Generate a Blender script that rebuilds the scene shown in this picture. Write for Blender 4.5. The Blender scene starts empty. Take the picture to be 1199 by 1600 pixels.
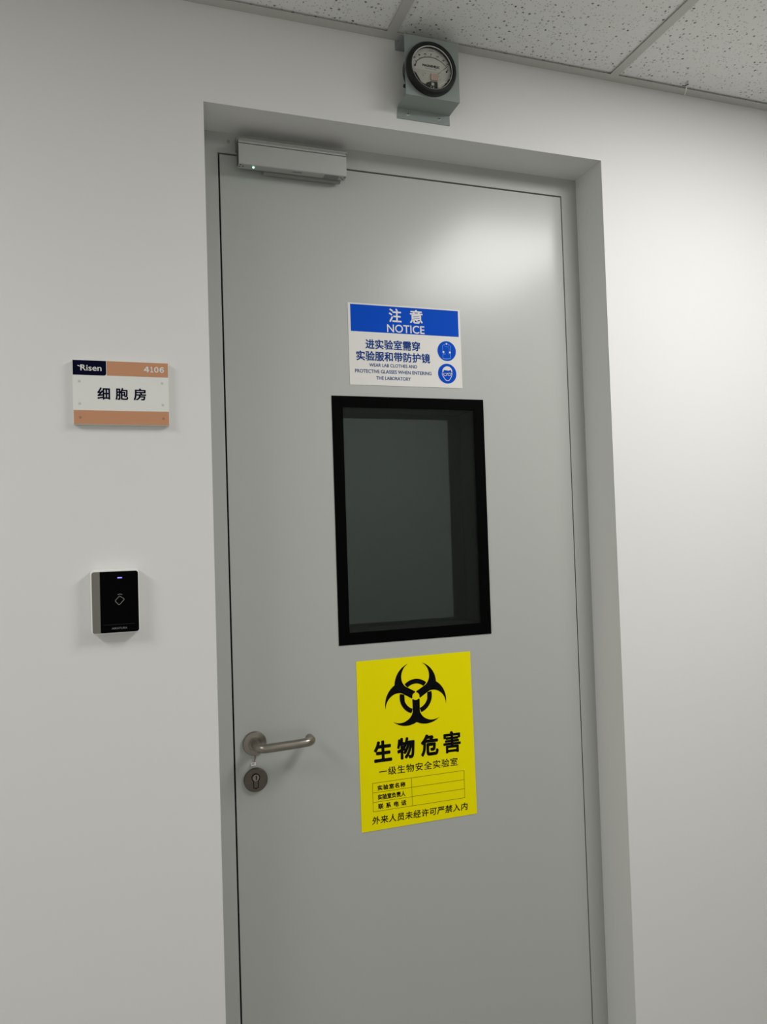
import bpy, bmesh, math, random
from mathutils import Vector, Matrix

scene = bpy.context.scene
COL = scene.collection
sin, cos, PI = math.sin, math.cos, math.pi

# ------------------------------------------------------------------ camera
YAW, PITCH, ROLL = 0.33040797, 0.02731804, -0.03193457
fwd = Vector((sin(YAW) * cos(PITCH), cos(YAW) * cos(PITCH), sin(PITCH)))
right = Vector((cos(YAW), -sin(YAW), 0))
up = right.cross(fwd)
r2 = cos(ROLL) * right + sin(ROLL) * up
u2 = -sin(ROLL) * right + cos(ROLL) * up
cam_data = bpy.data.cameras.new('camera')
cam_data.sensor_fit = 'VERTICAL'
cam_data.sensor_height = 32.0
cam_data.lens = 1200.0 / 1600.0 * 32.0
cam_data.clip_start = 0.05
cam = bpy.data.objects.new('camera', cam_data)
COL.objects.link(cam)
cam.matrix_world = Matrix(((r2.x, u2.x, -fwd.x, 0.0), (r2.y, u2.y, -fwd.y, -1.64), (r2.z, u2.z, -fwd.z, 1.5), (0, 0, 0, 1)))
scene.camera = cam

# ------------------------------------------------------------------ world, exposure
w = bpy.data.worlds.new('world')
scene.world = w
w.use_nodes = True
w.node_tree.nodes['Background'].inputs[0].default_value = (0.9, 0.95, 1.0, 1)
w.node_tree.nodes['Background'].inputs[1].default_value = 0.05
vs = scene.view_settings
vs.view_transform = 'Standard'
vs.look = 'None'
vs.gamma = 1.0
vs.use_curve_mapping = False
vs.exposure = 0.0

# ------------------------------------------------------------------ ceiling panel lamps of the corridor
CEIL = 2.643
def panel_lamp(x, y, sx, sy, power):
    l = bpy.data.lights.new('ceiling_panel_lamp', 'AREA')
    l.shape = 'RECTANGLE'
    l.size, l.size_y = sx, sy
    l.energy = power
    l.color = (1.0, 0.99, 0.965)
    o = bpy.data.objects.new('ceiling_panel_lamp', l)
    COL.objects.link(o)
    o.location = (x, y, CEIL - 0.004)
panel_lamp(1.511, -1.08, 0.58, 0.88, 27)
panel_lamp(-1.489, -1.08, 0.58, 0.88, 23.5)

# ------------------------------------------------------------------ materials
def s2l(c):
    return tuple(((v / 255) / 12.92 if v / 255 <= 0.04045 else (((v / 255) + 0.055) / 1.055) ** 2.4) for v in c)
def mat(name, col, rough=0.5, metal=0.0, spec=0.5, noise=0.0, nscale=60.0, bump=0.0, bscale=400.0, stretch=None, coat=0.0):
    m = bpy.data.materials.new(name)
    m.use_nodes = True
    nt = m.node_tree
    b = nt.nodes['Principled BSDF']
    b.inputs['Base Color'].default_value = (*col, 1)
    b.inputs['Roughness'].default_value = rough
    b.inputs['Metallic'].default_value = metal
    b.inputs['Specular IOR Level'].default_value = spec
    b.inputs['Coat Weight'].default_value = coat
    b.inputs['Coat Roughness'].default_value = 0.22
    tc = nt.nodes.new('ShaderNodeTexCoord')
    mp = nt.nodes.new('ShaderNodeMapping')
    nt.links.new(tc.outputs['Object'], mp.inputs['Vector'])
    if stretch:
        mp.inputs['Scale'].default_value = stretch
    if noise:
        n = nt.nodes.new('ShaderNodeTexNoise')
        n.inputs['Scale'].default_value = nscale
        n.inputs['Detail'].default_value = 4
        nt.links.new(mp.outputs[0], n.inputs['Vector'])
        r = nt.nodes.new('ShaderNodeMapRange')
        r.inputs['To Min'].default_value = 1 - noise
        r.inputs['To Max'].default_value = 1 + noise
        nt.links.new(n.outputs['Fac'], r.inputs['Value'])
        h = nt.nodes.new('ShaderNodeHueSaturation')
        h.inputs['Color'].default_value = (*col, 1)
        nt.links.new(r.outputs[0], h.inputs['Value'])
        nt.links.new(h.outputs[0], b.inputs['Base Color'])
    if bump:
        n = nt.nodes.new('ShaderNodeTexNoise')
        n.inputs['Scale'].default_value = bscale
        n.inputs['Detail'].default_value = 3
        nt.links.new(mp.outputs[0], n.inputs['Vector'])
        bp = nt.nodes.new('ShaderNodeBump')
        bp.inputs['Strength'].default_value = bump
        bp.inputs['Distance'].default_value = 0.001
        nt.links.new(n.outputs['Fac'], bp.inputs['Height'])
        nt.links.new(bp.outputs[0], b.inputs['Normal'])
    return m

def emit(name, col, strength):
    m = bpy.data.materials.new(name)
    m.use_nodes = True
    b = m.node_tree.nodes['Principled BSDF']
    b.inputs['Base Color'].default_value = (*col, 1)
    b.inputs['Emission Color'].default_value = (*col, 1)
    b.inputs['Emission Strength'].default_value = strength
    return m

def glass(name, refl, tint):
    m = bpy.data.materials.new(name)
    m.use_nodes = True
    nt = m.node_tree
    nt.nodes.remove(nt.nodes['Principled BSDF'])
    out = nt.nodes['Material Output']
    t = nt.nodes.new('ShaderNodeBsdfTransparent')
    t.inputs[0].default_value = (*tint, 1)
    g = nt.nodes.new('ShaderNodeBsdfGlossy')
    g.inputs['Roughness'].default_value = 0.02
    g.inputs[0].default_value = (0.93, 1.0, 0.97, 1)
    lw = nt.nodes.new('ShaderNodeLayerWeight')
    lw.inputs[0].default_value = 0.5
    mr = nt.nodes.new('ShaderNodeMath')
    mr.operation = 'POWER'
    mr.inputs[1].default_value = 4.0
    nt.links.new(lw.outputs['Facing'], mr.inputs[0])
    ma = nt.nodes.new('ShaderNodeMath')
    ma.operation = 'MULTIPLY_ADD'
    ma.inputs[1].default_value = 0.8
    ma.inputs[2].default_value = refl
    ma.use_clamp = True
    nt.links.new(mr.outputs[0], ma.inputs[0])
    mx = nt.nodes.new('ShaderNodeMixShader')
    nt.links.new(ma.outputs[0], mx.inputs[0])
    nt.links.new(t.outputs[0], mx.inputs[1])
    nt.links.new(g.outputs[0], mx.inputs[2])
    nt.links.new(mx.outputs[0], out.inputs[0])
    return m

def ceiling_mat():
    m = mat('mineral_tile', (0.90, 0.905, 0.885), 0.9, spec=0.1)
    nt = m.node_tree
    b = nt.nodes['Principled BSDF']
    tc = nt.nodes.new('ShaderNodeTexCoord')
    nz = nt.nodes.new('ShaderNodeTexNoise')
    nz.inputs['Scale'].default_value = 150
    nt.links.new(tc.outputs['Object'], nz.inputs['Vector'])
    mixv = nt.nodes.new('ShaderNodeVectorMath')
    mixv.operation = 'MULTIPLY_ADD'
    mixv.inputs[1].default_value = (0.006, 0.006, 0.0)
    nt.links.new(nz.outputs['Color'], mixv.inputs[0])
    nt.links.new(tc.outputs['Object'], mixv.inputs[2])
    hs = []
    for scale, lo, hi, keep, depth in ((75, 0.12, 0.23, 0.62, 1.0), (150, 0.13, 0.27, 0.60, 0.6)):
        v = nt.nodes.new('ShaderNodeTexVoronoi')
        v.voronoi_dimensions = '2D'
        v.inputs['Scale'].default_value = scale
        nt.links.new(mixv.outputs[0], v.inputs['Vector'])
        r = nt.nodes.new('ShaderNodeMapRange')
        r.inputs['From Min'].default_value = lo
        r.inputs['From Max'].default_value = hi
        r.inputs['To Min'].default_value = depth
        r.inputs['To Max'].default_value = 0
        nt.links.new(v.outputs['Distance'], r.inputs['Value'])
        sep = nt.nodes.new('ShaderNodeSeparateColor')
        nt.links.new(v.outputs['Color'], sep.inputs[0])
        k = nt.nodes.new('ShaderNodeMath')
        k.operation = 'GREATER_THAN'
        k.inputs[1].default_value = keep
        nt.links.new(sep.outputs[0], k.inputs[0])
        k2 = nt.nodes.new('ShaderNodeMath')
        k2.operation = 'MULTIPLY'
        nt.links.new(k.outputs[0], k2.inputs[0])
        nt.links.new(sep.outputs[1], k2.inputs[1])
        mu = nt.nodes.new('ShaderNodeMath')
        mu.operation = 'MULTIPLY'
        nt.links.new(r.outputs[0], mu.inputs[0])
        nt.links.new(k2.outputs[0], mu.inputs[1])
        hs.append(mu)
    mx = nt.nodes.new('ShaderNodeMath')
    mx.operation = 'MAXIMUM'
    nt.links.new(hs[0].outputs[0], mx.inputs[0])
    nt.links.new(hs[1].outputs[0], mx.inputs[1])
    cr = nt.nodes.new('ShaderNodeMix')
    cr.data_type = 'RGBA'
    cr.inputs[6].default_value = (0.90, 0.905, 0.885, 1)
    cr.inputs[7].default_value = (0.06, 0.062, 0.058, 1)
    nt.links.new(mx.outputs[0], cr.inputs[0])
    nt.links.new(cr.outputs[2], b.inputs['Base Color'])
    bp = nt.nodes.new('ShaderNodeBump')
    bp.invert = True
    bp.inputs['Strength'].default_value = 0.5
    bp.inputs['Distance'].default_value = 0.002
    nt.links.new(mx.outputs[0], bp.inputs['Height'])
    nt.links.new(bp.outputs[0], b.inputs['Normal'])
    return m

M = dict(
    wall=mat('white_wall_paint', (0.80, 0.80, 0.785), 0.55, spec=0.25, noise=0.012, nscale=3, bump=0.05, bscale=180),
    dim=mat('room_unlit_tone', (0.12, 0.12, 0.12), 0.8),  # dark colour stands in for the missing light in the room
    floor=mat('grey_vinyl', (0.33, 0.325, 0.31), 0.5, noise=0.06, nscale=40),
    tile=ceiling_mat(),
    tbar=mat('ceiling_bar_enamel', (0.58, 0.58, 0.55), 0.5),
    door=mat('grey_door_enamel', (0.46, 0.478, 0.452), 0.5, spec=0.5, bump=0.03, bscale=250, coat=0.65),
    frame=mat('grey_frame_enamel', (0.46, 0.475, 0.45), 0.42, bump=0.03, bscale=250),
    gap=mat('dark_rubber_gap', (0.012, 0.012, 0.011), 0.9, spec=0.05),
    black=mat('black_enamel', (0.001, 0.0013, 0.0011), 0.6, spec=0.03),
    reveal=mat('black_spacer', (0.004, 0.004, 0.004), 0.7, spec=0.05),
    pane=glass('window_glass', 0.012, (0.95, 0.98, 0.965)),
    pane_rear=glass('window_glass_rear', 0.044, (0.6, 0.63, 0.62)),
    steel=mat('satin_steel', (0.32, 0.29, 0.255), 0.30, 1.0, noise=0.08, nscale=90),
    steel_dark=mat('satin_steel_dark', (0.15, 0.135, 0.115), 0.4, 1.0, noise=0.15, nscale=120),
    dark=mat('dark_slot', (0.01, 0.01, 0.009), 0.7, spec=0.1),
    alu=mat('anodised_aluminium', (0.50, 0.505, 0.49), 0.42, 0.55, noise=0.03, nscale=30, stretch=(1, 60, 60)),
    alu_dark=mat('dull_aluminium', (0.36, 0.36, 0.34), 0.5, 0.5, noise=0.05, nscale=30),
    bracket=mat('grey_green_enamel', (0.30, 0.34, 0.325), 0.5, spec=0.3),
    gauge=mat('black_gauge_rim', (0.008, 0.010, 0.009), 0.4, spec=0.3),
    dial=mat('cream_dial', (0.60, 0.595, 0.56), 0.6),
    mech=mat('pale_mechanism_plate', (0.50, 0.485, 0.445), 0.5),
    pink=mat('pink_block', (0.50, 0.35, 0.32), 0.5),
    ink=mat('black_ink', (0.004, 0.004, 0.005), 0.7, spec=0.06),
    cover=glass('gauge_cover', 0.03, (0.98, 0.98, 0.97)),
    white=mat('white_vinyl', (0.82, 0.805, 0.77), 0.45, spec=0.3),
    blue=mat('blue_print', (0.0, 0.078, 0.60), 0.6, spec=0.08),
    blue_text=mat('dark_blue_print', (0.0, 0.045, 0.26), 0.6, spec=0.08),
    pale_blue=mat('pale_blue_print', (0.15, 0.38, 0.80), 0.5, spec=0.3),
    yellow=mat('yellow_vinyl', (0.95, 0.84, 0.0), 0.55, spec=0.08),
    rule=mat('thin_rule_ink', (0.16, 0.14, 0.0), 0.6, spec=0.2),
    navy=mat('navy_print', (0.002, 0.002, 0.02), 0.5, spec=0.06),
    peach=mat('peach_print', (0.60, 0.30, 0.165), 0.5, spec=0.25),
    acrylic=mat('frosted_acrylic', (0.84, 0.84, 0.80), 0.4, spec=0.3),
    stud=mat('stud_grey', (0.62, 0.615, 0.58), 0.5),
    stud_peach=mat('stud_peach', (0.40, 0.20, 0.115), 0.5),
    reader_white=mat('white_plastic', (0.90, 0.895, 0.87), 0.3, spec=0.5),
    reader_black=mat('gloss_black_plastic', (0.0012, 0.0012, 0.0016), 0.5, spec=0.03),
    silver=mat('silver_strip', (0.20, 0.19, 0.165), 0.45, 0.3, noise=0.05, nscale=30, stretch=(1, 1, 40)),
    grey_print=mat('grey_print', (0.20, 0.20, 0.20), 0.6),
    faint_print=mat('faint_print', (0.03, 0.03, 0.033), 0.6),
    led_blue=emit('blue_led', (0.25, 0.25, 1.0), 1.2),
    led_green=emit('green_led', (0.25, 1.0, 0.62), 6.0),
    thread=mat('brown_thread', (0.14, 0.075, 0.055), 0.7),
    label=mat('grey_label', (0.24, 0.24, 0.245), 0.6, noise=0.5, nscale=300),
    clip=mat('pale_clip', (0.85, 0.84, 0.83), 0.5),
    scuff=mat('frame_filler', (0.55, 0.55, 0.53), 0.6),
)

# ------------------------------------------------------------------ mesh helpers
def mesh_obj(name, bm, m, parent=None, kind=None, label=None, smooth=False, bevel=0.0, seg=2):
    if bevel:
        bmesh.ops.bevel(bm, geom=[e for e in bm.edges if len(e.link_faces) == 2 and e.calc_face_angle() > 0.5],
                        offset=bevel, segments=seg, affect='EDGES', profile=0.6)
    bmesh.ops.recalc_face_normals(bm, faces=bm.faces[:])
    me = bpy.data.meshes.new(name)
    base = root_loc(parent)
    for v in bm.verts:
        v.co -= base
    bm.to_mesh(me)
    bm.free()
    me.materials.append(M[m])
    if smooth:
        for p in me.polygons:
            p.use_smooth = True
        me.set_sharp_from_angle(angle=math.radians(35))
    o = bpy.data.objects.new(name, me)
    COL.objects.link(o)
    if parent is not None:
        o.parent = parent
    if kind:
        o['kind'] = kind
    if label:
        o['label'] = label
    return o

ROOTS = {}
def root_loc(parent):
    p = parent
    while p is not None and p.parent is not None:
        p = p.parent
    return ROOTS.get(p.name, Vector((0, 0, 0))) if p is not None else Vector((0, 0, 0))

def thing(name, loc, label=None, cat=None, group=None, kind=None):
    o = bpy.data.objects.new(name, None)
    o.empty_display_size = 0.02
    COL.objects.link(o)
    o.location = loc
    ROOTS[o.name] = Vector(loc)
    if label: o['label'] = label
    if cat: o['category'] = cat
    if group: o['group'] = group
    if kind: o['kind'] = kind
    return o

def box(bm, x0, x1, y0, y1, z0, z1):
    vs_ = [bm.verts.new(c) for c in ((x0, y0, z0), (x1, y0, z0), (x1, y1, z0), (x0, y1, z0), (x0, y0, z1), (x1, y0, z1), (x1, y1, z1), (x0, y1, z1))]
    for f in ((3, 2, 1, 0), (4, 5, 6, 7), (0, 1, 5, 4), (1, 2, 6, 5), (2, 3, 7, 6), (3, 0, 4, 7)):
        bm.faces.new([vs_[i] for i in f])
    return bm
def bx(*a):
    return box(bmesh.new(), *a)

def prism(bm, pts, y0, y1):
    """outline in (x, z) pulled from y0 (front) to y1 (back)"""
    a = [bm.verts.new((x, y0, z)) for x, z in pts]
    b = [bm.verts.new((x, y1, z)) for x, z in pts]
    fa = bm.faces.new(a)
    fb = bm.faces.new(b[::-1])
    n = len(pts)
    for i in range(n):
        bm.faces.new((a[i], b[i], b[(i + 1) % n], a[(i + 1) % n]))
    bmesh.ops.triangulate(bm, faces=[fa, fb])
    return bm

def ring_mesh(bm, o, i, y0, y1):
    """clean mitred rectangular ring"""
    oc = [(o[0], o[2]), (o[1], o[2]), (o[1], o[3]), (o[0], o[3])]
    ic = [(i[0], i[2]), (i[1], i[2]), (i[1], i[3]), (i[0], i[3])]
    A = [bm.verts.new((x, y0, z)) for x, z in oc]
    B = [bm.verts.new((x, y0, z)) for x, z in ic]
    C = [bm.verts.new((x, y1, z)) for x, z in oc]
    D = [bm.verts.new((x, y1, z)) for x, z in ic]
    for k in range(4):
        n = (k + 1) % 4
        bm.faces.new((A[k], A[n], B[n], B[k]))
        bm.faces.new((C[n], C[k], D[k], D[n]))
        bm.faces.new((A[n], A[k], C[k], C[n]))
        bm.faces.new((B[k], B[n], D[n], D[k]))
    return bm

def u_mesh(bm, o, i, y0, y1):
    """clean frame open at the bottom: o, i = (x0, x1, z1)"""
    oc = [(o[0], 0), (o[0], o[2]), (o[1], o[2]), (o[1], 0)]
    ic = [(i[0], 0), (i[0], i[2]), (i[1], i[2]), (i[1], 0)]
    A = [bm.verts.new((x, y0, z)) for x, z in oc]
    B = [bm.verts.new((x, y0, z)) for x, z in ic]
    C = [bm.verts.new((x, y1, z)) for x, z in oc]
    D = [bm.verts.new((x, y1, z)) for x, z in ic]
    for k in range(3):
        n = k + 1
        bm.faces.new((A[k], A[n], B[n], B[k]))
        bm.faces.new((C[n], C[k], D[k], D[n]))
        bm.faces.new((A[n], A[k], C[k], C[n]))
        bm.faces.new((B[k], B[n], D[n], D[k]))
    for k in (0, 3):
        bm.faces.new((A[k], B[k], D[k], C[k]))
    return bm

def lathe(bm, cx, cz, prof, n=64):
    """prof: (radius, y) list turned about the y axis through (cx, cz)"""
    rings = []
    for r, y in prof:
        if r < 1e-7:
            rings.append([bm.verts.new((cx, y, cz))])
        else:
            rings.append([bm.verts.new((cx + r * cos(2 * PI * k / n), y, cz + r * sin(2 * PI * k / n))) for k in range(n)])
    for a, b in zip(rings, rings[1:]):
        for k in range(n):
            k2 = (k + 1) % n
            if len(a) == 1 and len(b) == 1:
                continue
            if len(a) == 1:
                bm.faces.new((a[0], b[k], b[k2]))
            elif len(b) == 1:
                bm.faces.new((a[k], b[0], a[k2]))
            else:
                bm.faces.new((a[k], b[k], b[k2], a[k2]))
    return bm

def disc(bm, cx, cz, r, y0, y1, n=32):
    return lathe(bm, cx, cz, [(0, y0), (r, y0), (r, y1), (0, y1)], n)

def tube(bm, pts, r, n=20):
    pts = [Vector(p) for p in pts]
    rings = []
    prev = None
    for i, p in enumerate(pts):
        t = (pts[min(i + 1, len(pts) - 1)] - pts[max(i - 1, 0)]).normalized()
        if prev is None:
            a = t.orthogonal().normalized()
        else:
            a = (prev - t * prev.dot(t)).normalized()
        prev = a
        b = t.cross(a)
        rr = r[i] if isinstance(r, (list, tuple)) else r
        rings.append([bm.verts.new(p + a * rr * cos(2 * PI * k / n) + b * rr * sin(2 * PI * k / n)) for k in range(n)])
    for A, B in zip(rings, rings[1:]):
        for k in range(n):
            bm.faces.new((A[k], A[(k + 1) % n], B[(k + 1) % n], B[k]))
    bm.faces.new(rings[0][::-1])
    bm.faces.new(rings[-1])
    return bm

def rrect(x0, x1, z0, z1, r, n=6, corners=(1, 1, 1, 1)):
    """corners: bottom-left, bottom-right, top-right, top-left"""
    out = []
    for k, (cx, cz, a0) in enumerate(((x0 + r, z0 + r, PI), (x1 - r, z0 + r, 1.5 * PI), (x1 - r, z1 - r, 0), (x0 + r, z1 - r, 0.5 * PI))):
        if corners[k]:
            for j in range(n + 1):
                a = a0 + j * PI / 2 / n
                out.append((cx + r * cos(a), cz + r * sin(a)))
        else:
            out.append(((x0, z0), (x1, z0), (x1, z1), (x0, z1))[k])
    return out

def stroke(bm, pts, wd, y0, y1, closed=False):
    """flat pen stroke along (x, z) points with mitred joints"""
    n = len(pts)
    P = [Vector((a, b)) for a, b in pts]
    L, R = [], []
    for i in range(n):
        if closed:
            d0 = (P[i] - P[i - 1]).normalized(); d1 = (P[(i + 1) % n] - P[i]).normalized()
        else:
            d0 = (P[i] - P[i - 1]).normalized() if i else (P[1] - P[0]).normalized()
            d1 = (P[i + 1] - P[i]).normalized() if i < n - 1 else d0
        t = (d0 + d1)
        t = t.normalized() if t.length > 1e-6 else d1
        nn = Vector((-t.y, t.x))
        c = max(0.45, abs(nn.dot(Vector((-d1.y, d1.x)))))
        L.append(P[i] + nn * wd / 2 / c); R.append(P[i] - nn * wd / 2 / c)
    V = []
    for i in range(n):
        V.append([bm.verts.new((q.x, y, q.y)) for y in (y0, y1) for q in (L[i], R[i])])
    m = n if closed else n - 1
    for i in range(m):
        a, b = V[i], V[(i + 1) % n]
        bm.faces.new((a[0], a[1], b[1], b[0]))
        bm.faces.new((a[2], b[2], b[3], a[3]))
        bm.faces.new((a[0], b[0], b[2], a[2]))
        bm.faces.new((a[1], a[3], b[3], b[1]))
    if not closed:
        bm.faces.new((V[0][0], V[0][2], V[0][3], V[0][1]))
        bm.faces.new((V[-1][0], V[-1][1], V[-1][3], V[-1][2]))
    return bm

def arc(cx, cz, r, a0, a1, n):
    return [(cx + r * cos(a0 + (a1 - a0) * k / n), cz + r * sin(a0 + (a1 - a0) * k / n)) for k in range(n + 1)]

def lettering(name, text, rect, y, m, parent, bold=0.0, thick=0.0003, shear=0.0, spacing=1.0, label=None, res=4):
    """printed text filling rect = (x0, x1, z0, z1) on the plane y, reading towards -y"""
    cu = bpy.data.curves.new('type', 'FONT')
    cu.body = text
    cu.size = 1.0
    cu.shear = shear
    cu.space_character = spacing
    cu.resolution_u = res
    tmp = bpy.data.objects.new('type', cu)
    COL.objects.link(tmp)
    dg = bpy.context.evaluated_depsgraph_get()
    me = bpy.data.meshes.new_from_object(tmp.evaluated_get(dg))
    bpy.data.objects.remove(tmp)
    bpy.data.curves.remove(cu)
    V0 = [(v.co.x, v.co.y) for v in me.vertices]
    F0 = [tuple(p.vertices) for p in me.polygons]
    bpy.data.meshes.remove(me)
    V, F = [], []
    # a heavier weight is the glyph struck several times round a small circle
    for k in range(10 if bold else 1):
        dx, dy = (bold * cos(k * PI / 5), bold * sin(k * PI / 5)) if bold else (0, 0)
        n = len(V)
        V += [(x + dx, q + dy, 0.000008 * k) for x, q in V0]
        F += [tuple(i + n for i in f) for f in F0]
    x0 = min(p[0] for p in V); x1 = max(p[0] for p in V); y0 = min(p[1] for p in V); y1 = max(p[1] for p in V)
    base = root_loc(parent)
    me = bpy.data.meshes.new(name)
    me.from_pydata([Vector((rect[0] + (x - x0) / (x1 - x0) * (rect[1] - rect[0]), y - thick - e, rect[2] + (q - y0) / (y1 - y0) * (rect[3] - rect[2]))) - base for x, q, e in V], [], F)
    # every face looks out from its sign
    flip = [p.index for p in me.polygons if p.normal.y > 0]
    if flip:
        bm = bmesh.new(); bm.from_mesh(me); bm.faces.ensure_lookup_table()
        bmesh.ops.reverse_faces(bm, faces=[bm.faces[i] for i in flip])
        bm.to_mesh(me); bm.free()
    me.name = name
    me.materials.clear()
    me.materials.append(M[m])
    o = bpy.data.objects.new(name, me)
    COL.objects.link(o)
    o.parent = parent
    if label:
        o['label'] = label
    return o

# ================================================================== THE SETTING
XL, XR, YB = -3.0, 4.6, -2.4           # corridor
OX0, OX1, OZ = 0.1840, 1.1812, 2.4335  # recess in the wall
TH = 0.30                              # wall thickness
DY = 0.12                              # door face

# wall with the recess (front face at y = 0)
bm = bmesh.new()
outer = [(XL, 0), (OX0, 0), (OX0, OZ), (OX1, OZ), (OX1, 0), (XR, 0), (XR, 3.0), (XL, 3.0)]
a = [bm.verts.new((x, 0, z)) for x, z in outer]
b = [bm.verts.new((x, TH, z)) for x, z in outer]
fr = bm.faces.new(a); bk = bm.faces.new(b[::-1])
for i in range(8):
    bm.faces.new((a[i], b[i], b[(i + 1) % 8], a[(i + 1) % 8]))
ed = [e for e in bm.edges if all(abs(v.co.y) < 1e-6 for v in e.verts) and
      all(OX0 - 1e-4 < v.co.x < OX1 + 1e-4 for v in e.verts) and e.calc_length() > 0.5 and
      not all(abs(v.co.z) < 1e-6 for v in e.verts)]
bmesh.ops.bevel(bm, geom=ed, offset=0.0022, segments=3, affect='EDGES', profile=0.5)
bmesh.ops.triangulate(bm, faces=[f for f in bm.faces if len(f.verts) > 4])
wall = mesh_obj('wall_front', bm, 'wall', kind='structure')

mesh_obj('floor', bx(XL - 0.2, XR + 0.2, YB - 0.2, TH + 3.2, -0.1, 0), 'floor', kind='structure')
mesh_obj('wall_back', bx(XL - 0.2, XR + 0.2, YB - 0.2, YB, 0, 3.0), 'wall', kind='structure')
mesh_obj('wall_left', bx(XL - 0.2, XL, YB, 0, 0, 3.0), 'wall', kind='structure')
mesh_obj('wall_right', bx(XR, XR + 0.2, YB, 0, 0, 3.0), 'wall', kind='structure')
# ceiling of 600 mm mineral tiles sitting just above the bars
mesh_obj('ceiling', bx(XL, XR, YB, 0, CEIL + 0.005, CEIL + 0.02), 'tile', kind='structure')
# room behind the door, its darkness put into the wall colour
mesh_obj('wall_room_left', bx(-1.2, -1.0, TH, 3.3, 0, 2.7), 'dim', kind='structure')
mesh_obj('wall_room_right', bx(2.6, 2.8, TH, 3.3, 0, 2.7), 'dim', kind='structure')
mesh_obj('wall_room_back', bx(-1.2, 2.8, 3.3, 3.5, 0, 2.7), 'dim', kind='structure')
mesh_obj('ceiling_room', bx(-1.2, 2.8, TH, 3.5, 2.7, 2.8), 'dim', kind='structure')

# ceiling bars
BW = 0.0232
tn = 1
wa = bmesh.new()
box(wa, XL, XR, -0.0255, -0.0006, CEIL, CEIL + 0.0012)
box(wa, XL, XR, -0.0018, -0.0006, CEIL + 0.0012, CEIL + 0.004)
mesh_obj('trim_%d' % tn, wa, 'tbar', kind='structure'); tn += 1
k = -6
while True:
    x = 0.611 + 0.6 * k
    k += 1
    if x < XL + 0.05: continue
    if x > XR - 0.05: break
    mesh_obj('trim_%d' % tn, bx(x - BW / 2, x + BW / 2, YB, -0.0255, CEIL, CEIL + 0.0012), 'tbar', kind='structure'); tn += 1
for y in (-0.62, -1.22, -1.82):
    mesh_obj('trim_%d' % tn, bx(XL, XR, y - BW / 2, y + BW / 2, CEIL + 0.0013, CEIL + 0.0025), 'tbar', kind='structure'); tn += 1

# ------------------------------------------------------------------ the door
door = thing('door_1', (0.68, DY + 0.04, 0), kind='structure')
LX0, LX1, LZ = 0.2330, 1.1322, 2.3815
WO = (0.4817, 0.8812, 1.2372, 1.8310)
WI = (0.5088, 0.8538, 1.2657, 1.8035)
LT = 0.088
frm = bmesh.new()
GX0, GX1, GZ = LX0 - 0.0040, LX1 + 0.0030, LZ + 0.0042
# flat frame face around the leaf
u_mesh(frm, (OX0 + 0.0002, OX1 - 0.0002, OZ - 0.0002), (GX0, GX1, GZ), DY, DY + 0.03)
frame = mesh_obj('door_frame', frm, 'frame', door)
st = bmesh.new()
# rebate seal and stop behind the gap
u_mesh(st, (OX0 + 0.0002, OX1 - 0.0002, OZ - 0.0002), (LX0 + 0.012, LX1 - 0.012, LZ - 0.012), DY + LT + 0.004, DY + LT + 0.03)
u_mesh(st, (OX0 + 0.0002, OX1 - 0.0002, OZ - 0.0002), (GX0 - 0.001, GX1 + 0.001, GZ + 0.001), DY + 0.0305, DY + LT + 0.0035)
mesh_obj('seal', st, 'gap', frame)
sc = bmesh.new()
disc(sc, 0.2542, 2.4139, 0.0035, DY - 0.0012, DY, 20)
mesh_obj('frame_screw', sc, 'alu_dark', frame)
# leaf with the window opening
lf = bmesh.new()
ring_mesh(lf, (LX0, LX1, 0.006, LZ), (WO[0] + 0.004, WO[1] - 0.004, WO[2] + 0.004, WO[3] - 0.004), DY, DY + LT)
leaf = mesh_obj('door_leaf', lf, 'door', door, bevel=0.0008, seg=2)
# glazing: black frame, spacer, two panes
gf = bmesh.new()
ring_mesh(gf, WO, WI, DY - 0.0015, DY - 0.0001)
win = mesh_obj('window_frame', gf, 'black', door, label='black band framing the door window', bevel=0.0003, seg=1)
sp = bmesh.new()
ring_mesh(sp, (WO[0] + 0.0042, WO[1] - 0.0042, WO[2] + 0.0042, WO[3] - 0.0042), WI, DY + 0.0002, DY + LT)
mesh_obj('spacer', sp, 'reveal', win)
mesh_obj('pane', bx(WI[0] + 0.0002, WI[1] - 0.0002, DY + 0.001, DY + 0.005, WI[2] + 0.0002, WI[3] - 0.0002), 'pane', win)
mesh_obj('pane', bx(WI[0] + 0.0002, WI[1] - 0.0002, DY + LT - 0.006, DY + LT - 0.002, WI[2] + 0.0002, WI[3] - 0.0002), 'pane_rear', win)

# lever handle
HX, HZ = 0.2765, 1.0336
rs = bmesh.new()
lathe(rs, HX, HZ, [(0, DY - 0.0002), (0.0265, DY - 0.0002), (0.0268, DY - 0.006), (0.0255, DY - 0.0085), (0.0145, DY - 0.0092), (0.0138, DY - 0.0085), (0, DY - 0.0085)], 64)
rose = mesh_obj('handle_rose', rs, 'steel', door, smooth=True, label='round satin steel rose behind the lever')
lv = bmesh.new()
path = [(HX, DY - 0.005, HZ), (HX, DY - 0.03, HZ)]
ry, rr = DY - 0.058, 0.020
for k in range(0, 9):
    t = k / 8 * PI / 2
    path.append((HX + rr - rr * cos(t), ry + rr - rr * sin(t), HZ))
xe = HX + 0.122
path += [(HX + 0.05, ry, HZ + 0.0008), (HX + 0.09, ry, HZ + 0.002)]
r3 = 0.018
for k in range(0, 9):
    t = k / 8 * PI / 2
    path.append((xe - r3 + r3 * sin(t), ry + r3 - r3 * cos(t), HZ + 0.003))
path.append((xe, DY - 0.024, HZ + 0.003))
tube(lv, path, 0.0098, 28)
mesh_obj('lever_handle', lv, 'steel', rose, smooth=True)
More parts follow.
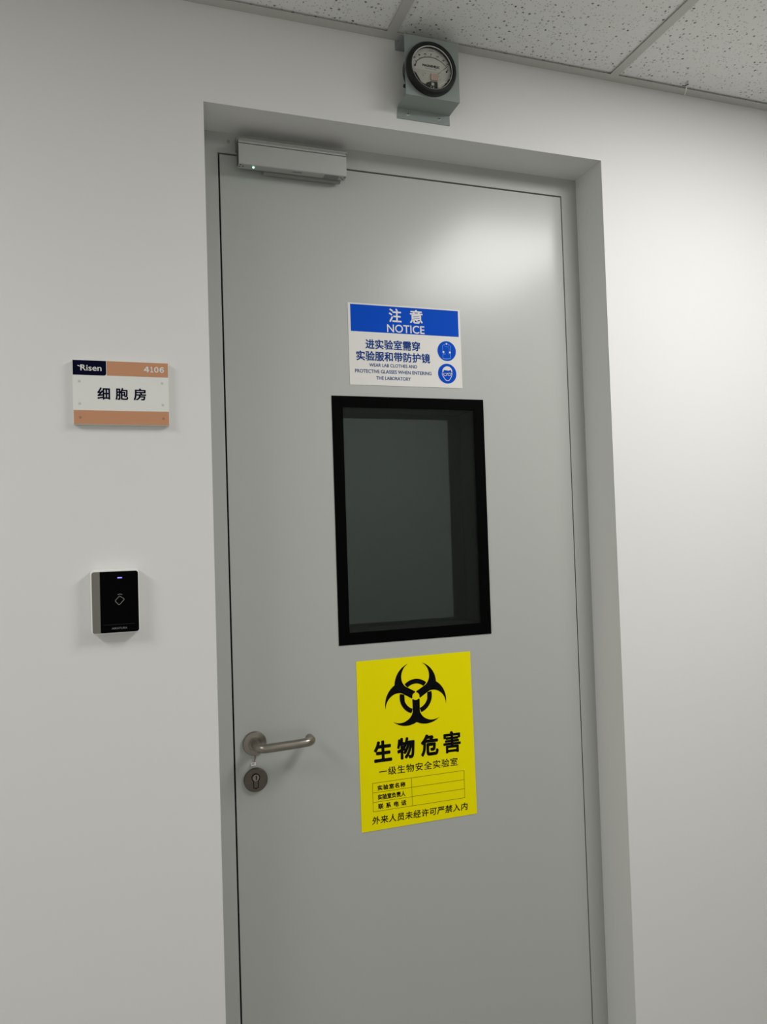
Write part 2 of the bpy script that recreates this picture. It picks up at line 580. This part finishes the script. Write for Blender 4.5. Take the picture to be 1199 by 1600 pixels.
# lock escutcheon with cylinder
KX, KZ = 0.2768, 0.9520
lk = bmesh.new()
lathe(lk, KX, KZ, [(0, DY - 0.0002), (0.0265, DY - 0.0002), (0.0268, DY - 0.006), (0.0252, DY - 0.0082), (0, DY - 0.0084)], 64)
esc = mesh_obj('lock_escutcheon', lk, 'steel_dark', door, smooth=True, label='round darker steel plate with keyhole below the lever')
cy = bmesh.new()
prof = arc(KX - 0.0005, KZ + 0.006, 0.0087, -0.30 * PI, 1.30 * PI, 28)
prof += [(KX - 0.0055, KZ - 0.016), (KX - 0.0005, KZ - 0.0185), (KX + 0.0045, KZ - 0.016)]
stroke(cy, prof, 0.0018, DY - 0.0089, DY - 0.0083, closed=True)
mesh_obj('cylinder_outline', cy, 'dark', esc)
pl = bmesh.new()
disc(pl, KX - 0.0005, KZ + 0.006, 0.0072, DY - 0.0105, DY - 0.0083, 32)
mesh_obj('lock_plug', pl, 'steel', esc, smooth=True)
kh = bmesh.new()
prism(kh, [(KX - 0.0012, KZ + 0.0015), (KX + 0.0010, KZ + 0.0015), (KX + 0.0014, KZ + 0.004), (KX + 0.0002, KZ + 0.006), (KX + 0.0015, KZ + 0.008), (KX + 0.0012, KZ + 0.0112), (KX - 0.0010, KZ + 0.0112)], DY - 0.0109, DY - 0.0104)
mesh_obj('keyhole', kh, 'dark', esc)

# small tag on a thread between lever and lock
tg = thing('paper_tag', (0.2755, DY - 0.003, 0.985), 'tiny white tag hanging on a brown thread between lever rose and lock', 'tag')
tt = bmesh.new()
tube(tt, [(0.2768, DY - 0.0045, 1.0085), (0.2765, DY - 0.0042, 1.000), (0.2755, DY - 0.0035, 0.9915)], 0.0010, 10)
mesh_obj('thread', tt, 'thread', tg)
tp = bmesh.new()
ring_mesh(tp, (0.2672, 0.2780, 0.9838, 0.9910), (0.2690, 0.2745, 0.9866, 0.9893), DY - 0.0034, DY - 0.0024)
mesh_obj('tag_ring', tp, 'white', tg, bevel=0.0003, seg=1)

# ------------------------------------------------------------------ magnetic lock over the door
MX0, MX1, MZ0, MZ1 = 0.2700, 0.5232, 2.3438, 2.3925
MY0, MY1 = 0.0750, 0.0980
ml = thing('magnetic_lock', ((MX0 + MX1) / 2, DY, MZ0), 'long grey aluminium magnetic lock with green light at the top of the door', 'magnetic lock')
bm = bmesh.new()
# section in (y, z): front face, groove, rounded top strip
sec = [(MY0, MZ0 + 0.0015), (MY0 + 0.0015, MZ0), (MY1, MZ0), (MY1, MZ1 + 0.009), (MY0 + 0.006, MZ1 + 0.009), (MY0 + 0.0022, MZ1 + 0.0075),
       (MY0 + 0.0002, MZ1 + 0.003), (MY0 + 0.0002, MZ1 + 0.0004), (MY0 + 0.0045, MZ1 + 0.0002), (MY0 + 0.0045, MZ1 - 0.0018), (MY0, MZ1 - 0.0020)]
A = [bm.verts.new((MX0, y, z)) for y, z in sec]
B = [bm.verts.new((MX1, y, z)) for y, z in sec]
f1 = bm.faces.new(A); f2 = bm.faces.new(B[::-1])
for i in range(len(sec)):
    j = (i + 1) % len(sec)
    bm.faces.new((A[i], B[i], B[j], A[j]))
bmesh.ops.triangulate(bm, faces=[f1, f2])
mesh_obj('housing', bm, 'alu', ml)
bm = bmesh.new()
box(bm, MX0 - 0.001, MX1 + 0.008, MY1 + 0.0002, DY - 0.0002, 2.3900, 2.4180)
box(bm, MX0 + 0.002, MX1 + 0.004, 0.0795, MY1 + 0.0002, MZ1 + 0.0092, MZ1 + 0.0122)
mesh_obj('mounting_angle', bm, 'alu_dark', ml, bevel=0.0006, seg=1)
bm = bmesh.new()
box(bm, MX0 - 0.0012, MX0 - 0.0001, MY0 + 0.004, MY1, MZ0 + 0.004, MZ1 + 0.0085)
mesh_obj('end_cap', bm, 'steel_dark', ml)
bm = bmesh.new()
def disc_z(bm, x, y, r, z0, z1, n=20):
    a = [bm.verts.new((x + r * cos(2 * PI * k / n), y + r * sin(2 * PI * k / n), z0)) for k in range(n)]
    b = [bm.verts.new((v.co.x, v.co.y, z1)) for v in a]
    bm.faces.new(a); bm.faces.new(b[::-1])
    for k in range(n):
        bm.faces.new((a[k], b[k], b[(k + 1) % n], a[(k + 1) % n]))
    return bm
led = bmesh.new()
bmesh.ops.create_uvsphere(led, u_segments=16, v_segments=8, radius=0.0022, matrix=Matrix.Translation((0.3045, 0.0860, MZ0)))
mesh_obj('indicator_light', led, 'led_green', ml, smooth=True, label='small glowing green light')
for hx, hy in ((0.2745, 0.0800), (0.2735, 0.0900), (0.2805, 0.0855), (0.5190, 0.0800), (0.5165, 0.0900), (0.5110, 0.0840)):
    mesh_obj('screw_hole', disc_z(bmesh.new(), hx, hy, 0.0017, MZ0 - 0.0003, MZ0 + 0.0001), 'dark', ml)
mesh_obj('rating_label', bx(0.4700, 0.5060, 0.0775, 0.0960, MZ0 - 0.0003, MZ0 - 0.0001), 'label', ml)
mesh_obj('maker_stamp', bx(0.3950, 0.4170, 0.0820, 0.0870, MZ0 - 0.0003, MZ0 - 0.0001), 'label', ml)

ap = thing('armature_plate', (0.42, DY, 2.3420), 'narrow grey steel plate on the door tucked behind the magnetic lock', 'plate')
bm = bmesh.new()
box(bm, 0.3310, 0.5150, 0.1005, 0.1120, 2.3405, 2.3790)
mesh_obj('plate', bm, 'alu_dark', ap, bevel=0.0015, seg=2)
mesh_obj('rubber_washer', disc(bmesh.new(), 0.423, 2.360, 0.012, 0.1120, DY - 0.0001), 'dark', ap)

# ------------------------------------------------------------------ blue and white notice
SY = DY - 0.0010
nt_ = thing('notice_sign', (0.677, DY, 1.859), 'white and blue laboratory clothing notice on the door above its window', 'sign')
mesh_obj('sign_panel', bx(0.5287, 0.8250, SY, DY - 0.0001, 1.8590, 2.0583), 'white', nt_)
mesh_obj('header_band', bx(0.5350, 0.8192, SY - 0.0002, SY, 1.9891, 2.0550), 'blue', nt_, label='blue band across the top of the notice')
TY = SY - 0.0001
for ch, rc in (('注', (0.6330, 0.6661, 2.0163, 2.0503)), ('意', (0.6880, 0.7225, 2.0163, 2.0505))):
    lettering('heading_character', ch, rc, SY - 0.0003, 'white', nt_, bold=0.022)
lettering('heading_word', 'NOTICE', (0.6275, 0.7263, 1.9910, 2.0110), SY - 0.0003, 'white', nt_, bold=0.012)
lettering('instruction_line', '进实验室需穿', (0.5706, 0.7130, 1.9476, 1.9717), TY, 'blue_text', nt_, bold=0.022)
lettering('instruction_line', '实验服和带防护镜', (0.5464, 0.7390, 1.9185, 1.9425), TY, 'blue_text', nt_, bold=0.022)
lettering('instruction_line', 'WEAR LAB CLOTHES AND', (0.5789, 0.7035, 1.9045, 1.9127), TY, 'blue_text', nt_, bold=0.008)
lettering('instruction_line', 'PROTECTIVE GLASSES WHEN ENTERING', (0.5423, 0.7414, 1.8888, 1.8974), TY, 'blue_text', nt_, bold=0.008)
lettering('instruction_line', 'THE LABORATORY', (0.5959, 0.6855, 1.8731, 1.8815), TY, 'blue_text', nt_, bold=0.008)
DR = 0.0251
d1 = mesh_obj('pictogram_disc', disc(bmesh.new(), 0.7848, 1.9516, DR, TY - 0.0002, TY, 64), 'blue', nt_, label='upper blue disc showing a lab gown')
d2 = mesh_obj('pictogram_disc', disc(bmesh.new(), 0.7842, 1.8946, DR, TY - 0.0002, TY, 64), 'blue', nt_, label='lower blue disc showing a head in goggles')
IY = TY - 0.0003
def nrm(cx, cz, ccx, ccy, pts, sx=212.0, sy=231.0, sh=0.05):
    return [(cx + (px - ccx) / sx * DR, cz - (py - ccy - sh * (px - ccx)) / sy * DR) for px, py in pts]
g = lambda pts: nrm(0.7848, 1.9516, 570, 430, pts)
bm = bmesh.new()
stroke(bm, g([(478, 600), (480, 520), (495, 470), (472, 390), (472, 310), (500, 285), (540, 268), (570, 278), (605, 268), (640, 290), (658, 315), (655, 400), (640, 470), (655, 520), (655, 600)]), 0.0011, IY - 0.0002, IY)
stroke(bm, g([(478, 600), (530, 612), (600, 612), (655, 600)]), 0.0018, IY - 0.0002, IY)
stroke(bm, g([(520, 300), (545, 330), (600, 335), (622, 300)]), 0.0006, IY - 0.0002, IY)
stroke(bm, g([(620, 345), (625, 400), (615, 520)]), 0.0005, IY - 0.0002, IY)
stroke(bm, g([(500, 500), (540, 495)]), 0.0011, IY - 0.0002, IY)
mesh_obj('gown_outline', bm, 'pale_blue', d1)
bm = bmesh.new()
for px, py, rr_ in ((492, 452, 0.0026), (640, 465, 0.0026), (568, 263, 0.0022)):
    q = g([(px, py)])[0]
    disc(bm, q[0], q[1], rr_, IY - 0.0004, IY - 0.0002, 16)
mesh_obj('gown_white_blobs', bm, 'white', d1)  # white printed blobs on the gown drawing
h = lambda pts: nrm(0.7842, 1.8946, 587, 955, pts)
bm = bmesh.new()
prism(bm, h([(472, 905), (480, 860), (510, 815), (550, 792), (590, 785), (640, 797), (682, 835), (705, 890), (694, 938), (682, 920), (676, 880), (655, 872), (625, 888), (575, 880), (540, 875), (512, 868), (500, 900), (488, 930)]), IY - 0.0003, IY)
stroke(bm, h([(468, 935), (470, 975), (490, 1015), (520, 1070), (555, 1108), (592, 1122), (632, 1105), (662, 1060), (690, 1000), (697, 960), (695, 935)]), 0.0014, IY - 0.0003, IY)
stroke(bm, h([(495, 955), (540, 945), (590, 952), (640, 948), (690, 955)]), 0.0020, IY - 0.0003, IY)
for cx_ in (540, 636):
    stroke(bm, h([(cx_ + 38 * cos(t * PI / 8), 972 + 32 * sin(t * PI / 8)) for t in range(16)]), 0.0013, IY - 0.0003, IY, closed=True)
mesh_obj('head_drawing', bm, 'white', d2)

# ------------------------------------------------------------------ yellow biohazard sign
bs = thing('biohazard_sign', (0.674, DY, 0.7945), 'yellow biohazard poster on the door below its window', 'sign')
prism_pts = [(0.5236, 0.7940), (0.8243, 0.7952), (0.8205, 1.1974), (0.5226, 1.1963)]
mesh_obj('sign_panel', prism(bmesh.new(), prism_pts, SY, DY - 0.0001), 'yellow', bs)
BX, BZ, U = 0.6714, 1.1006, 0.003655
Eo, Ro, Fc, Rc, Hole, Slit = 8.0, 14.84, 13.35, 9.95, 2.55, 0.42
def rot(p, a):
    return (p[0] * cos(a) - p[1] * sin(a), p[0] * sin(a) + p[1] * cos(a))
def resample(pts, n):
    d = [0.0]
    for p, q in zip(pts, pts[1:]):
        d.append(d[-1] + math.dist(p, q))
    out = []
    for k in range(n + 1):
        t = d[-1] * k / n
        i = max(j for j in range(len(d)) if d[j] <= t + 1e-9)
        i = min(i, len(pts) - 2)
        f = (t - d[i]) / (d[i + 1] - d[i])
        out.append((pts[i][0] + f * (pts[i + 1][0] - pts[i][0]), pts[i][1] + f * (pts[i + 1][1] - pts[i][1])))
    return out
def claw(bm, phi, y0, y1):
    """one claw pointing down before it is turned by phi: two mirrored halves"""
    nt = rot((0, -17.1), PI / 6)                    # notch, in the frame of the lobe at -30 degrees
    outer = arc(Eo, 0, Ro, math.atan2(nt[1], nt[0] - Eo), math.atan2(-4.9, 22.0 - Eo), 40)
    inner = arc(Fc, 0, Rc, -PI + math.asin(Slit / Rc), math.atan2(-4.9, 22.0 - Fc), 60)
    outer = [rot(p, -PI / 6) for p in outer]
    inner = [rot(p, -PI / 6) for p in inner]
    a1 = math.atan2(-Slit, math.sqrt(Hole ** 2 - Slit ** 2)) - PI / 6
    hole = [(Hole * cos(-PI / 2 + (a1 + PI / 2) * k / 8), Hole * sin(-PI / 2 + (a1 + PI / 2) * k / 8)) for k in range(9)]
    A, B = resample(outer, 48), resample(hole + inner, 48)
    for sx in (1, -1):
        rows = []
        for p, q in zip(A, B):
            row = []
            for y in (y0, y1):
                for c in (p, q):
                    u = rot((sx * c[0], c[1]), phi)
                    row.append(bm.verts.new((BX + U * u[0], y, BZ + U * u[1])))
            rows.append(row)
        for a, b in zip(rows, rows[1:]):
            for i, j in ((0, 1), (2, 3), (0, 2), (1, 3)):
                bm.faces.new((a[i], b[i], b[j], a[j]))
    return bm
bm = bmesh.new()
for phi in (0, 2 * PI / 3, -2 * PI / 3):
    claw(bm, phi, TY - 0.0003, TY)
bmesh.ops.remove_doubles(bm, verts=bm.verts[:], dist=1e-6)
# ring seen inside the three open circles
rc_ = Rc - 0.9
for ax in (PI / 2, PI / 2 + 2 * PI / 3, PI / 2 - 2 * PI / 3):
    ri, ro = 8.4, 11.5
    th = lambda q: math.acos((q * q + Fc * Fc - rc_ * rc_) / (2 * q * Fc))
    pts = [(ro * cos(ax + th(ro) * (2 * k / 20 - 1)), ro * sin(ax + th(ro) * (2 * k / 20 - 1))) for k in range(21)]
    for k in range(1, 6):
        q = ro + (ri - ro) * k / 6
        pts.append((q * cos(ax + th(q)), q * sin(ax + th(q))))
    pts += [(ri * cos(ax - th(ri) * (2 * k / 20 - 1)), ri * sin(ax - th(ri) * (2 * k / 20 - 1))) for k in range(21)]
    for k in range(1, 6):
        q = ri + (ro - ri) * k / 6
        pts.append((q * cos(ax - th(q)), q * sin(ax - th(q))))
    prism(bm, [(BX + U * x, BZ + U * z) for x, z in pts], TY - 0.0003, TY)
mesh_obj('biohazard_symbol', bm, 'ink', bs)
for ch, rc in (('生', (0.5597, 0.6055, 0.9532, 1.0040)), ('物', (0.6185, 0.6643, 0.9526, 1.0047)), ('危', (0.6800, 0.7265, 0.9525, 1.0053)), ('害', (0.7395, 0.7863, 0.9530, 1.0060))):
    lettering('title_character', ch, rc, TY, 'ink', bs, bold=0.028 if ch == '害' else 0.042)
lettering('subtitle', '一级生物安全实验室', (0.5711, 0.7762, 0.9204, 0.9402), TY, 'ink', bs, bold=0.008, spacing=1.12)
bm = bmesh.new()
tx0, tx1, tz0, tz1 = 0.5537, 0.7924, 0.8388, 0.9058
stroke(bm, [(tx0, tz0), (tx1, tz0), (tx1, tz1), (tx0, tz1)], 0.0008, TY - 0.0002, TY, closed=True)
for z in (0.8833, 0.8609):
    stroke(bm, [(tx0, z), (tx1, z)], 0.0007, TY - 0.0003, TY - 0.0001)
stroke(bm, [(0.6532, tz0), (0.6532, tz1)], 0.0007, TY - 0.0003, TY - 0.0001)
mesh_obj('table_rules', bm, 'rule', bs)
lettering('table_entry', '实验室名称', (0.5662, 0.6370, 0.8870, 0.8992), TY, 'ink', bs, bold=0.030, spacing=1.2)
lettering('table_entry', '实验室负责人', (0.5661, 0.6363, 0.8648, 0.8778), TY, 'ink', bs, bold=0.030)
lettering('table_entry', '联 系 电 话', (0.5660, 0.6377, 0.8430, 0.8560), TY, 'ink', bs, bold=0.030, spacing=1.15)
lettering('warning_line', '外来人员未经许可严禁入内', (0.5498, 0.7991, 0.8085, 0.8270), TY, 'ink', bs, bold=0.014, spacing=1.08, shear=0.08)

# ------------------------------------------------------------------ room sign on the wall
RS = thing('room_sign', (0.008, 0, 1.7345), 'white and peach acrylic room number plaque on the wall above the card reader', 'room sign')
FY = -0.012
mesh_obj('backing', prism(bmesh.new(), rrect(-0.0838, 0.0998, 1.7345, 1.8636, 0.0012, 3), FY, -0.0004), 'acrylic', RS, bevel=0.0008, seg=2)
PY = FY - 0.0002
mesh_obj('header_band', bx(-0.0195, 0.0990, PY, FY, 1.8336, 1.8628), 'peach', RS, label='peach band at the top right')
mesh_obj('footer_band', bx(-0.0830, 0.0990, PY, FY, 1.7350, 1.7628), 'peach', RS, label='peach band along the bottom')
logo = mesh_obj('logo_block', prism(bmesh.new(), rrect(-0.0832, -0.0207, 1.8333, 1.8628, 0.0045, 6, (0, 1, 0, 0)), PY - 0.0001, FY), 'navy', RS, label='dark navy block at the top left')
lettering('logo_word', 'Risen', (-0.0690, -0.0294, 1.8420, 1.8540), PY - 0.0002, 'white', logo, bold=0.012)
bm = bmesh.new()
stroke(bm, [(-0.0742, 1.8522), (-0.0700, 1.8507), (-0.0655, 1.8504)], 0.0016, PY - 0.0005, PY - 0.0002)
mesh_obj('logo_stroke', bm, 'white', logo)
for ch, xa, xb in (('４', 0.0516, 0.0622), ('１', 0.0642, 0.0700), ('０', 0.0718, 0.0806), ('６', 0.0823, 0.0912)):
    lettering('room_number_digit', ch, (xa, xb, 1.8428, 1.8546), PY - 0.0001, 'white', RS, bold=0.045)
for ch, rc in (('细', (-0.0384, -0.0143, 1.7850, 1.8093)), ('胞', (-0.0042, 0.0203, 1.7850, 1.8093)), ('房', (0.0306, 0.0550, 1.7850, 1.8093))):
    lettering('room_name_character', ch, rc, FY - 0.0001, 'navy', RS, bold=0.024)
for x, z in ((-0.0715, 1.8205), (0.0868, 1.8210), (-0.0714, 1.7756), (0.0872, 1.7762)):
    mesh_obj('stud', disc(bmesh.new(), x, z, 0.0027, FY - 0.0002, FY, 24), 'stud', RS)
for x, z in ((-0.0710, 1.7484), (0.0880, 1.7485)):
    mesh_obj('stud', disc(bmesh.new(), x, z, 0.0027, PY - 0.0002, FY, 24), 'stud_peach', RS)

# ------------------------------------------------------------------ card reader
CR = thing('card_reader', (-0.0125, 0, 1.32), 'black and silver card reader with a blue light on the wall left of the door', 'card reader')
RX0, RX1, RZ0, RZ1 = -0.0588, 0.0330, 1.3180, 1.4450
mesh_obj('housing', prism(bmesh.new(), rrect(RX0, RX1, RZ0, RZ1, 0.0070, 4), -0.0215, -0.0003), 'reader_white', CR, bevel=0.0022, seg=4, smooth=True)
mesh_obj('face_plate', prism(bmesh.new(), rrect(-0.0410, 0.0308, 1.3200, 1.4408, 0.0050, 6, (0, 1, 1, 0)), -0.0224, -0.0212), 'reader_black', CR, bevel=0.0005, seg=1, label='black front face')
mesh_obj('side_strip', prism(bmesh.new(), rrect(-0.0562, -0.0411, 1.3200, 1.4408, 0.0045, 6, (1, 0, 0, 1)), -0.0224, -0.0212), 'silver', CR, bevel=0.0005, seg=1, label='silver strip down the left side')
mesh_obj('indicator_light', prism(bmesh.new(), rrect(-0.0082, 0.0004, 1.4271, 1.4291, 0.0008, 4), -0.0228, -0.0224), 'led_blue', CR, label='small glowing blue light')
bm = bmesh.new()
stroke(bm, [(-0.0053, 1.3915), (-0.0035, 1.3908), (0.0032, 1.3862), (0.0034, 1.3842), (-0.0046, 1.3752), (-0.0066, 1.3746), (-0.0128, 1.3813), (-0.0128, 1.3835)], 0.0012, -0.0226, -0.0223, closed=True)
stroke(bm, [(-0.0085, 1.3945), (-0.0045, 1.3957), (0.0003, 1.3946)], 0.0011, -0.0228, -0.0224)
mesh_obj('card_symbol', bm, 'grey_print', CR)
mesh_obj('front_line', bx(-0.0365, 0.0224, -0.0226, -0.0224, 1.3357, 1.3361), 'faint_print', CR)
lettering('maker_name', 'AIKATURA', (-0.0210, 0.0083, 1.3266, 1.3303), -0.0225, 'grey_print', CR, bold=0.015, shear=0.1)

# ------------------------------------------------------------------ gauge bracket
GB = thing('gauge_bracket', (0.6935, 0, 2.459), 'grey green bent metal bracket on the wall under the ceiling holding the gauge', 'bracket')
bx0, bx1, t = 0.6268, 0.7590, 0.0018
BYF = -0.0600
def strip(pts, t):
    """folded sheet: (y, z) centre line, width along x"""
    bm = bmesh.new()
    P = [Vector(p) for p in pts]
    n = len(P); L = []; R = []
    for i in range(n):
        d0 = (P[i] - P[i - 1]).normalized() if i else (P[1] - P[0]).normalized()
        d1 = (P[i + 1] - P[i]).normalized() if i < n - 1 else d0
        tt = (d0 + d1).normalized(); nn = Vector((-tt.y, tt.x)); c = max(0.4, nn.dot(Vector((-d1.y, d1.x))))
        L.append(P[i] + nn * t / 2 / c); R.append(P[i] - nn * t / 2 / c)
    V = [[bm.verts.new((x, q.x, q.y)) for x in (bx0, bx1) for q in (L[i], R[i])] for i in range(n)]
    for i in range(n - 1):
        a, b = V[i], V[i + 1]
        bm.faces.new((a[0], b[0], b[2], a[2])); bm.faces.new((a[1], a[3], b[3], b[1]))
        bm.faces.new((a[0], a[1], b[1], b[0])); bm.faces.new((a[2], b[2], b[3], a[3]))
    bm.faces.new((V[0][0], V[0][2], V[0][3], V[0][1])); bm.faces.new((V[-1][0], V[-1][1], V[-1][3], V[-1][2]))
    return bm
bm = strip([(-0.0012, 2.4595), (-0.0012, 2.4838), (BYF, 2.4838), (BYF, 2.6205), (-0.0012, 2.6205), (-0.0012, 2.6420)], t)
brk = mesh_obj('bent_plate', bm, 'bracket', GB, bevel=0.0007, seg=2)
for sx_, sz_ in ((0.6530, 2.4713), (0.7320, 2.4710)):
    bm = bmesh.new()
    lathe(bm, sx_, sz_, [(0, -0.0044), (0.0022, -0.0042), (0.0042, -0.0030), (0.0046, -0.0022), (0, -0.0022)], 24)
    s_ = mesh_obj('screw', bm, 'alu', GB, smooth=True)
    bm = bmesh.new()
    box(bm, sx_ - 0.0024, sx_ + 0.0024, -0.0047, -0.0043, sz_ - 0.0005, sz_ + 0.0005)
    box(bm, sx_ - 0.0005, sx_ + 0.0005, -0.0047, -0.0043, sz_ - 0.0024, sz_ + 0.0024)
    mesh_obj('screw_slot', bm, 'dark', s_)

# ------------------------------------------------------------------ pressure gauge
GX, GZc = 0.6872, 2.5453
PG = thing('pressure_gauge', (GX, BYF, GZc), 'round black rimmed pressure gauge with a pale dial above the door', 'gauge')
yf = BYF - 0.0010
bm = bmesh.new()
lathe(bm, GX, GZc, [(0.0545, yf), (0.0600, yf - 0.001), (0.0607, yf - 0.005), (0.0600, yf - 0.012), (0.0570, yf - 0.0160), (0.0520, yf - 0.0165), (0.0500, yf - 0.0145), (0.0497, yf - 0.0020), (0.0545, yf - 0.0005), (0.0545, yf)], 96)
mesh_obj('rim', bm, 'gauge', PG, smooth=True)
bm = bmesh.new()
lathe(bm, GX, GZc, [(0.0480, yf - 0.0128), (0.0495, yf - 0.0136), (0.0495, yf - 0.0122), (0.0480, yf - 0.0122), (0.0480, yf - 0.0128)], 96)
mesh_obj('inner_ring', bm, 'alu', PG, smooth=True)
bm = bmesh.new()
disc(bm, GX, GZc, 0.0498, yf - 0.0012, yf, 64)
mesh_obj('case_back', bm, 'gauge', PG)
body = bmesh.new()
lathe(body, GX, GZc - 0.0005, [(0, BYF + 0.0012), (0.0580, BYF + 0.0012), (0.0600, BYF + 0.004), (0.0600, BYF + 0.018), (0.0500, BYF + 0.034), (0, BYF + 0.034)], 64)
mesh_obj('case_body', body, 'gauge', PG, smooth=True)
bm = bmesh.new()
tube(bm, [(GX - 0.045, BYF + 0.014, 2.510), (GX - 0.056, BYF + 0.014, 2.510), (GX - 0.0600, BYF + 0.014, 2.510)], [0.0045, 0.0045, 0.0035], 14)
mesh_obj('hose_port', bm, 'gauge', PG)
# upper dial card
DYF = yf - 0.0040
rd = 0.0494
zc = 2.5425
xc = math.sqrt(rd ** 2 - (zc - GZc) ** 2)
a0 = math.atan2(zc - GZc, xc)
pts = arc(GX, GZc, rd, a0, PI - a0, 48)
dial = mesh_obj('dial', prism(bmesh.new(), pts, DYF, DYF + 0.001), 'dial', PG)
# lower plate with cut corners
lp = [(GX - xc + 0.001, 2.5424), (GX + xc - 0.001, 2.5424), (0.7352, 2.5345), (0.7278, 2.5265), (0.7195, 2.5155), (0.7121, 2.5083), (0.7045, 2.5062), (0.6780, 2.5090), (0.6634, 2.5140), (0.6570, 2.5240), (0.6515, 2.5335), (0.6430, 2.5375)]
mesh_obj('lower_plate', prism(bmesh.new(), lp, DYF + 0.0002, DYF + 0.0012), 'mech', PG)
mesh_obj('range_block', prism(bmesh.new(), [(0.6862, 2.5355), (0.7042, 2.5357), (0.7031, 2.5212), (0.6857, 2.5208)], DYF - 0.0030, DYF), 'pink', PG, bevel=0.0004, seg=1)
bm = bmesh.new()
prism(bm, [(0.6745, 2.5125), (0.6800, 2.5150), (0.6860, 2.5180), (0.7020, 2.5185), (0.7025, 2.5060), (0.6900, 2.5010), (0.6760, 2.5060)], DYF - 0.0020, DYF)
mesh_obj('magnet_arm', bm, 'dark', PG)
for x, z, r in ((0.6855, 2.5046, 0.0011), (0.6918, 2.5042, 0.0013)):
    mesh_obj('bright_screw', disc(bmesh.new(), x, z, r, DYF - 0.0026, DYF - 0.0020, 16), 'mech', PG)
bm = bmesh.new()
prism(bm, [(0.6870, 2.5150), (0.6935, 2.5155), (0.6935, 2.5085), (0.6870, 2.5085)], DYF - 0.0024, DYF - 0.0020)
mesh_obj('adjusting_screw', bm, 'mech', PG)
for x, z, r in ((0.6680, 2.5295, 0.0015), (0.6735, 2.5355, 0.0012), (0.7105, 2.5262, 0.0014), (0.7065, 2.5335, 0.0012)):
    mesh_obj('plate_screw', disc(bmesh.new(), x, z, r, DYF - 0.0002, DYF + 0.0002, 16), 'alu_dark', PG)
bm = bmesh.new()
stroke(bm, [(0.7080, 2.5130), (0.7180, 2.5195), (0.7270, 2.5235)], 0.0011, DYF - 0.0012, DYF + 0.0002)
mesh_obj('clear_edge', bm, 'white', PG)
# scale
ay = DYF - 0.0001
sc0 = (0.6885, 2.5240)                       # centre of the scale arc
RA = 0.0500
amin, amax = math.radians(137), math.radians(45)
bm = bmesh.new()
stroke(bm, arc(sc0[0], sc0[1], RA, amin, amax, 40), 0.0009, ay - 0.0002, ay)
for k in range(31):
    a_ = amin + (amax - amin) * k / 30
    l0, l1 = RA, RA + (0.0036 if k % 5 == 0 else 0.0024)
    stroke(bm, [(sc0[0] + l0 * cos(a_), sc0[1] + l0 * sin(a_)), (sc0[0] + l1 * cos(a_), sc0[1] + l1 * sin(a_))], 0.0010 if k % 5 == 0 else 0.0007, ay - 0.0003, ay - 0.0001)
mesh_obj('scale_marks', bm, 'ink', dial)
for tx_, (x, z) in zip(('30', '20', '10', '0', '10', '20', '30'), ((0.6480, 2.5672), (0.6602, 2.5745), (0.6745, 2.5788), (0.6894, 2.5800), (0.7048, 2.5778), (0.7190, 2.5716), (0.7295, 2.5640))):
    hw = 0.0013 if len(tx_) == 1 else 0.0027
    lettering('scale_number', tx_, (x - hw, x + hw, z - 0.0012, z + 0.0026), ay, 'ink', dial, bold=0.03, thick=0.0002)
lettering('dial_word', 'MAGNEHELIC', (0.6666, 0.7099, 2.5508, 2.5566), ay, 'ink', dial, bold=0.05, thick=0.0002, shear=0.15)
lettering('dial_note', 'MAX. PRESSURE 15 PSIG', (0.6740, 0.7005, 2.5462, 2.5482), ay, 'ink', dial, thick=0.0002)
lettering('unit_word', 'PASCALS', (0.6840, 0.6955, 2.5880, 2.5898), ay, 'ink', dial, thick=0.0002)
for (xa, za), (xb, zb) in (((0.6529, 2.5577), (0.6490, 2.5495)), ((0.7295, 2.5522), (0.7260, 2.5462))):
    bm = bmesh.new()
    stroke(bm, [(xa, za), (xb, zb)], 0.0013, ay - 0.0016, ay - 0.0006)
    disc(bm, xb, zb, 0.0019, ay - 0.0016, ay, 16)
    mesh_obj('pointer_stop', bm, 'ink', PG)
bm = bmesh.new()
stroke(bm, [(0.6960, 2.5290), (0.7106, 2.5432), (0.7200, 2.5515)], 0.0005, ay - 0.0022, ay - 0.0018)
stroke(bm, [(0.7190, 2.5506), (0.7285, 2.5588)], 0.0012, ay - 0.0022, ay - 0.0018)
mesh_obj('pointer', bm, 'ink', PG)
bm = bmesh.new()
disc(bm, GX, GZc, 0.0494, yf - 0.0118, yf - 0.0106, 64)
mesh_obj('clear_cover', bm, 'cover', PG)

# ------------------------------------------------------------------ bent clip on the ceiling edge
CC = thing('ceiling_clip', (1.432, -0.026, CEIL), 'tiny pale wire clip hooked over the edge bar of the ceiling', 'clip')
bm = bmesh.new()
lo = [(1.4475, -0.0012), (1.4190, -0.0440), (1.4228, -0.0455), (1.4518, -0.0012)]
va = [bm.verts.new((x, y, CEIL - 0.0016)) for x, y in lo]
vb = [bm.verts.new((x, y, CEIL - 0.0002)) for x, y in lo]
bm.faces.new(va); bm.faces.new(vb[::-1])
for i in range(4):
    bm.faces.new((va[i], vb[i], vb[(i + 1) % 4], va[(i + 1) % 4]))
mesh_obj('clip_strip', bm, 'clip', CC)
bm = bmesh.new()
tube(bm, [(1.4232, -0.0470, CEIL - 0.001), (1.4200, -0.0445, CEIL - 0.0022), (1.4185, -0.0405, CEIL - 0.0018), (1.4165, -0.0370, CEIL - 0.001), (1.4140, -0.0352, CEIL + 0.001)], 0.0011, 10)
mesh_obj('wire_hook', bm, 'dark', CC)
